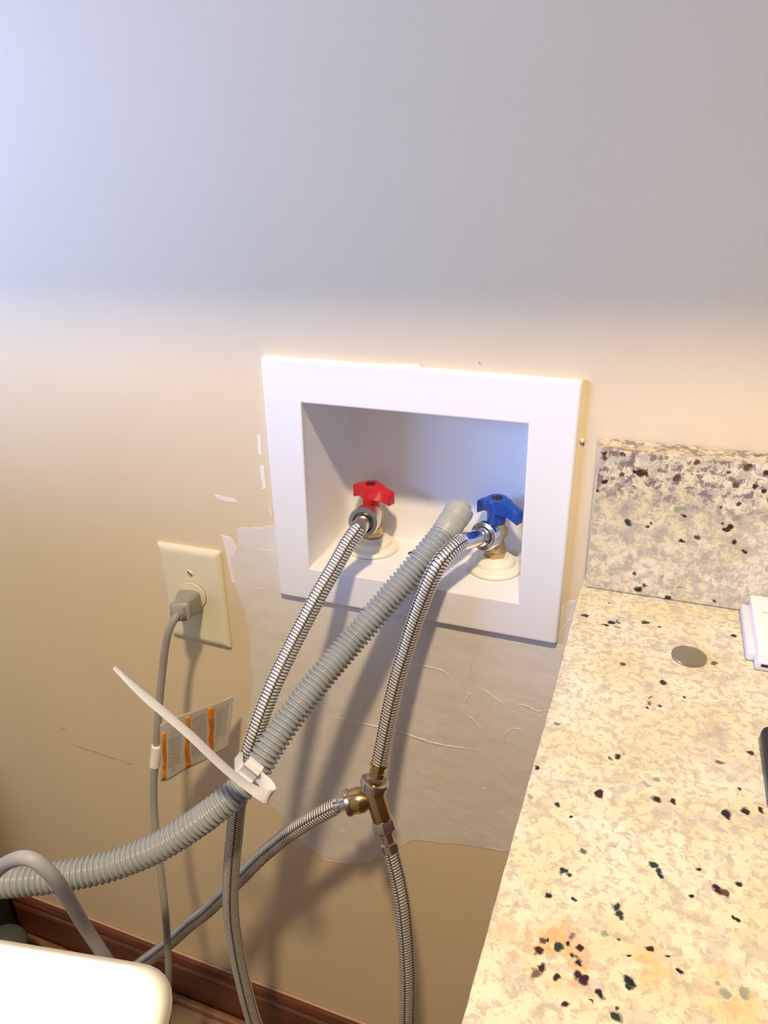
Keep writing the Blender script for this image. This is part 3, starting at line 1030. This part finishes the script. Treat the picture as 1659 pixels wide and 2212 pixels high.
def strip(u0, u1, v0, v1):
    G = []
    for i in range(2):
        G.append([bm.verts.new(tagp_(u0 + (u1 - u0) * i, v0 + (v1 - v0) * j / 3, .0004)) for j in range(4)])
    for j in range(3):
        bm.faces.new((G[0][j], G[1][j], G[1][j + 1], G[0][j + 1]))


rnd = random.Random(3)
for (ua, ub, va, vb) in ((.125, .30, .30, .90), (.455, .63, .10, .90), (.755, .93, .10, .78)):
    u = ua
    while u < ub:
        v = va + rnd.random() * .05
        end = vb - rnd.random() * .15
        while v < end:
            l = .015 + rnd.random() * .05
            strip(u, u + .0085, v, min(end, v + l))
            v += l + .012
        u += .026
tag(link('fine_print', bm, M_print, tsh), kind='stuff')
# WARNING printed on each band as small letters
for (uc, txt, vt, vb) in ((.062, 'WARNING', .80, .30), (.388, 'ADVERTENCIA', .88, .25), (.69, 'AVERTISSEMENT', .88, .25)):
    cu = bpy.data.curves.new('lettering', 'FONT')
    cu.body = txt
    cu.align_x = 'CENTER'; cu.align_y = 'CENTER'
    cu.size = 1.0
    tmp = bpy.data.objects.new('lettering_tmp', cu)
    C.objects.link(tmp)
    dg = bpy.context.evaluated_depsgraph_get()
    me = bpy.data.meshes.new_from_object(tmp.evaluated_get(dg))
    bpy.data.objects.remove(tmp)
    xs = [v.co.x for v in me.vertices]; ys = [v.co.y for v in me.vertices]
    x0, x1 = min(xs), max(xs); y0, y1 = min(ys), max(ys)
    bm = bmesh.new(); bm.from_mesh(me)
    for v in bm.verts:
        a = (v.co.x - x0) / (x1 - x0); c = (v.co.y - (y0 + y1) / 2) / (y1 - y0)
        v.co = tagp_(uc - c * .045, vt + (vb - vt) * a, .0006)
    bpy.data.meshes.remove(me)
    link('lettering', bm, M_print2, tsh, smooth=False)

# ------------------------------------------------------------------ pale cable over the drain hose
pcab = empty('grey_cable', at(60, 1855, -.30), 'thick pale grey cable arching over the corrugated hose at the far left', 'cable')
P, L = spline([at(*p) for p in [(-70, 1985, -.335), (-34, 1915, -.336), (0, 1875, -.332), (28, 1858, -.334), (58, 1853, -.334), (88, 1868, -.332), (120, 1900, -.328), (150, 1946, -.318), (185, 2005, -.305), (222, 2060, -.298), (260, 2120, -.29), (300, 2200, -.28), (340, 2330, -.27)]], .003)
bm = bmesh.new()
sweep(bm, P, lambda i, k, s: .0051 - .0004 * abs(math.cos(2 * math.pi * k)), 22)
link('cable', bm, M_cable, pcab)

# ------------------------------------------------------------------ dark appliance at far left, ribbed duct
ex = at(12, 1800, 0).x
da = empty('dark_appliance', (ex - .3, -.02, FLOOR), 'black appliance panel standing against the wall at the far left edge', 'appliance')
link('body', bbox((ex - .55, -.060, FLOOR + .02), (ex, -.030, FLOOR + .40), .004), M_black, da)
link('foot', bbox((ex - .50, -.060, FLOOR), (ex - .02, -.032, FLOOR + .02)), M_black, da, smooth=False)
dc = at(8, 2062, -.10)
du = empty('ribbed_duct', (dc.x, dc.y, FLOOR), 'dark grey ribbed plastic stub standing by the baseboard at the far left', 'duct')
bm = bmesh.new()
pr = [(0, .036)]
hh = at(8, 2030, -.10).z - FLOOR
k = 0
while k * .005 < hh - .03:
    pr += [(k * .005 + .001, .038), (k * .005 + .0035, .036)]
    k += 1
for t in range(1, 9):
    a = t / 8 * math.pi / 2
    pr += [(hh - .03 + .03 * math.sin(a) - .001, .037 * math.cos(a) + .0008), (hh - .03 + .03 * math.sin(a), .036 * math.cos(a))]
lathe(bm, (dc.x, dc.y, FLOOR), (0, 0, 1), pr, 40)
link('ribbed_sleeve', bm, M_duct, du)

# ------------------------------------------------------------------ counter
cnt = empty('granite_counter', (0.7, -.3, BZ), 'polished cream granite counter slab with dark and rust coloured specks', 'counter')
bm = bmesh.new()
e0 = atz(1251, 1285, BZ).x; 
cx_pts = [(0.4090, 0.0), (0.4065, -.045), (0.4058, -.175), (0.4035, -.30), (0.4015, -.42), (0.400, -.64)]
cx_pts = [(x, min(y, -.0005)) for x, y in cx_pts]
lt, lbm = [], []
def cslab(z, off):
    l = []
    for x, y in cx_pts: l.append(bm.verts.new((x + off + noise.noise(Vector((0, y * 90, 0))) * .0006, y + (off if y < -.6 else 0), z)))
    l.append(bm.verts.new((1.30, -.64 + off, z))); l.append(bm.verts.new((1.30, -.0005, z)))
    return l
# finer left edge
fine = []
for (a, b_) in zip(cx_pts, cx_pts[1:]):
    for k in range(16):
        t = k / 16
        fine.append((a[0] + (b_[0] - a[0]) * t, a[1] + (b_[1] - a[1]) * t))
fine.append(cx_pts[-1]); cx_pts = fine
A = cslab(BZ - .030, 0.0); B = cslab(BZ - .0016, 0.0); B2 = cslab(BZ - .0004, .0005); T_ = cslab(BZ, .0016)
bridge(bm, A, B); bridge(bm, B, B2); bridge(bm, B2, T_)
bm.faces.new(T_); bm.faces.new(A)
bmesh.ops.recalc_face_normals(bm, faces=bm.faces[:])
bmesh.ops.triangulate(bm, faces=[f for f in bm.faces if len(f.verts) > 4])
link('slab', bm, M_gran, cnt, sharp=30)

bs = empty('granite_backsplash', (0.7, -.015, BZ), 'speckled grey and cream granite backsplash strip standing behind the counter', 'backsplash')
bm = bmesh.new()
tl = at(1298, 976, -BST); bl = at(1263.6, 1268.7, -BST); tb = at(1291, 946, -.0008)
zt = BZ + BSH
q = [(bl.x, -BST, BZ + .0003), (tl.x, -BST, zt), (tb.x, -.0008, zt), (bl.x + .001, -.0008, BZ + .0003)]
q2 = [(1.30, -BST, BZ + .0003), (1.30, -BST, zt), (1.30, -.0008, zt), (1.30, -.0008, BZ + .0003)]
a = [bm.verts.new(v) for v in q]; b_ = [bm.verts.new(v) for v in q2]
bridge(bm, a, b_); bm.faces.new(a); bm.faces.new(b_)
bmesh.ops.recalc_face_normals(bm, faces=bm.faces[:])
bmesh.ops.bevel(bm, geom=bm.edges[:], offset=.0011, segments=2, affect='EDGES')
link('strip', bm, M_gran2, bs, sharp=30)

bc = empty('base_cabinet', (0.85, -.3, FLOOR), 'brown wooden base cabinet carrying the granite counter', 'cabinet')
link('carcass', bbox((.425, -.58, FLOOR + .09), (1.28, -.016, BZ - .0305), .002), M_cab, bc, smooth=False)
link('toe_kick', bbox((.44, -.52, FLOOR), (1.27, -.06, FLOOR + .09)), M_black, bc, smooth=False)
for k in range(2):
    d_ = link('door', bbox((.435 + k * .425, -.60, FLOOR + .11), (.85 + k * .425, -.58, BZ - .05), .003), M_cab, bc)
    hx = .81 if k == 0 else .90
    link('handle', bbox((hx - .006, -.622, -.15), (hx + .006, -.6, -.03), .003), M_nickel, d_)

# coin
cc = atz(1488, 1420.5, BZ)
bm = bmesh.new()
R_ = .01165
lathe(bm, cc + Vector((0, 0, .0002)), (0, 0, 1), [(0, R_ * .985), (.0002, R_), (.0014, R_), (.0017, R_ * .985), (.0017, R_ * .93), (.00155, R_ * .92)], 72)
tag(link('coin', bm, M_coin, sharp=40), 'small silver coin lying flat on the granite counter', 'coin')
# relief on the coin (raised rim only visible; portrait is unreadable)

# white gadget by the backsplash
fl = atz(1629, 1449, BZ); bk = at(1607, 1300, -BST)
gx0 = fl.x
dvc = empty('white_adapter', (gx0 + .03, (fl.y - BST) / 2, BZ), 'small white plastic adapter box with a metal port at the right edge of the counter', 'adapter')
hgt = .0175
gy0, gy1 = fl.y, -BST - .0015
link('case', bbox((gx0, gy0, BZ + .0004), (gx0 + .060, gy1, BZ + hgt), .0022, 4), M_device, dvc, sharp=60)
link('side_rail', bbox((gx0 - .0050, gy0 + .010, BZ + .0004), (gx0 + .001, gy1, BZ + .0085), .0018, 3), M_dev2, dvc, sharp=60)
pp = at(1654, 1438, gy0)
pt = link('port', bbox((pp.x - .0055, gy0 - .0006, pp.z - .0032), (pp.x + .0075, gy0 + .002, pp.z + .0032), .0012, 3), M_dev2, dvc)
link('port_slot', bbox((pp.x - .0030, gy0 - .0009, pp.z - .0012), (pp.x + .0055, gy0 + .002, pp.z + .0012), .0005, 2), M_hole, pt)
s_ = atz(1646, 1322, BZ + hgt)
link('seam', bbox((s_.x, s_.y - .0003, BZ + hgt - .0002), (gx0 + .058, s_.y + .0003, BZ + hgt + .0001)), M_mark, dvc, smooth=False)

# black thing at the right edge
k0 = atz(1659, 1762, BZ)
bt = empty('black_case', (k0.x + .02, k0.y + .03, BZ), 'black rounded case just entering the right edge on the counter', 'case')
link('shell', bbox((k0.x, k0.y, BZ + .0004), (k0.x + .05, k0.y + .062, BZ + .012), .005, 4), M_black, bt)
link('button', bbox((k0.x + .02, k0.y + .02, BZ + .0115), (k0.x + .03, k0.y + .03, BZ + .0130), .0006, 2), M_nickel, bt)

# ------------------------------------------------------------------ washing machine with its lid tipped up
wm = empty('washing_machine', (0.02, -.85, FLOOR), 'white top-loading washing machine at bottom left with its lid tipped open', 'washing machine')
WT = 0.095
link('body', bbox((-.33, -1.20, FLOOR + .03), (.350, -.515, WT), .012, 3), M_enamel, wm, sharp=60)
for fx in (-.28, .30):
    for fy in (-1.15, -.56):
        fitting(wm, 'foot', (fx, fy, FLOOR), (0, 0, 1), [(0, .022), (.01, .022), (.012, .012), (.035, .012)], M_black)
# lid plane: tipped toward the wall
C0 = at(372, 2102, -.462)           # far right corner of the lid
ex_ = (at(0, 2047, C0.y - .0) - C0)
# left direction runs level, parallel to the wall
dl = (atz(0, 2040, C0.z) - C0).normalized()
tilt = math.radians(38)
ddn = Vector((0.06, -math.cos(tilt), -math.sin(tilt))).normalized()
LH = (C0.z - (WT + .004)) / -ddn.z
cr = [C0, C0 + ddn * LH, C0 + ddn * LH + dl * .52, C0 + dl * .52]
nl = dl.cross(ddn).normalized()
if nl.z < 0: nl = -nl
R4 = rrect(cr, .014, 8)
bm = bmesh.new()
c_in = [shrinked for shrinked in R4]
cen = sum(cr, Vector()) / 4
stg = []
for off, ins in ((-.010, .001), (-.009, 0), (-.0015, 0), (-.0004, .0006), (0, .0018)):
    stg.append([bm.verts.new(p + nl * off + (cen - p).normalized() * ins) for p in R4])
for a, b_ in zip(stg, stg[1:]): bridge(bm, a, b_)
bm.faces.new(stg[0]); bm.faces.new(stg[-1])
bmesh.ops.recalc_face_normals(bm, faces=bm.faces[:])
link('lid', bm, M_enamel, wm, sharp=50)

# ------------------------------------------------------------------ things above the frame that shade and light the wall
uc = empty('upper_cabinet', (.3, -.11, .66), 'brown wooden wall cabinet hanging above the bare wall', 'cabinet')
link('carcass', bbox((-.9, -.345, .76), (1.3, -.0008, 1.40), .002), M_cab, uc, smooth=False)
for k in range(4):
    d_ = link('door', bbox((-.89 + k * .55, -.365, .80), (-.89 + k * .55 + .535, -.345, 1.39), .003), M_cab, uc)
    fitting(d_, 'knob', (-.89 + k * .55 + (.50 if k % 2 == 0 else .035), -.365, .84), (0, -1, 0), [(0, .005), (.01, .005), (.014, .012), (.02, .012), (.023, .006)], M_nickel)
M_glow = bpy.data.materials.new('lit_diffuser'); M_glow.use_nodes = True
gb = M_glow.node_tree.nodes['Principled BSDF']
gb.inputs['Emission Color'].default_value = (1, .8, .5, 1); gb.inputs['Emission Strength'].default_value = 3.0
cl = empty('ceiling_lamp', (LAMP[0], LAMP[1], CEIL), 'round warm ceiling lamp above the counter', 'lamp')
fitting(cl, 'base', (LAMP[0], LAMP[1], CEIL - .0005), (0, 0, -1), [(0, .17), (.03, .17), (.035, .16)], M_nickel, seg=48)
fitting(cl, 'diffuser', (LAMP[0], LAMP[1], CEIL - .036), (0, 0, -1), [(0, .158), (.02, .15), (.030, .10), (.033, .02)], M_glow, seg=48)

# unseen dryer added beside the washing machine to block low window light
dy = empty('dryer_light_blocker', (-.72, -.85, FLOOR), 'unseen white dryer added left of the washing machine to keep daylight off the lower wall', 'dryer')
link('body', bbox((-1.05, -1.20, FLOOR + .03), (-.38, -.42, .30), .012, 3), M_enamel, dy, sharp=60)
fitting(dy, 'door', (-.70, -1.20, -.30), (0, -1, 0), [(0, .22), (.02, .22), (.035, .20), (.04, .15)], M_device, seg=56)
for fx in (-1.0, -.40):
    for fy in (-1.15, -.48):
        fitting(dy, 'foot', (fx, fy, FLOOR), (0, 0, 1), [(0, .022), (.01, .022), (.012, .012), (.035, .012)], M_black)
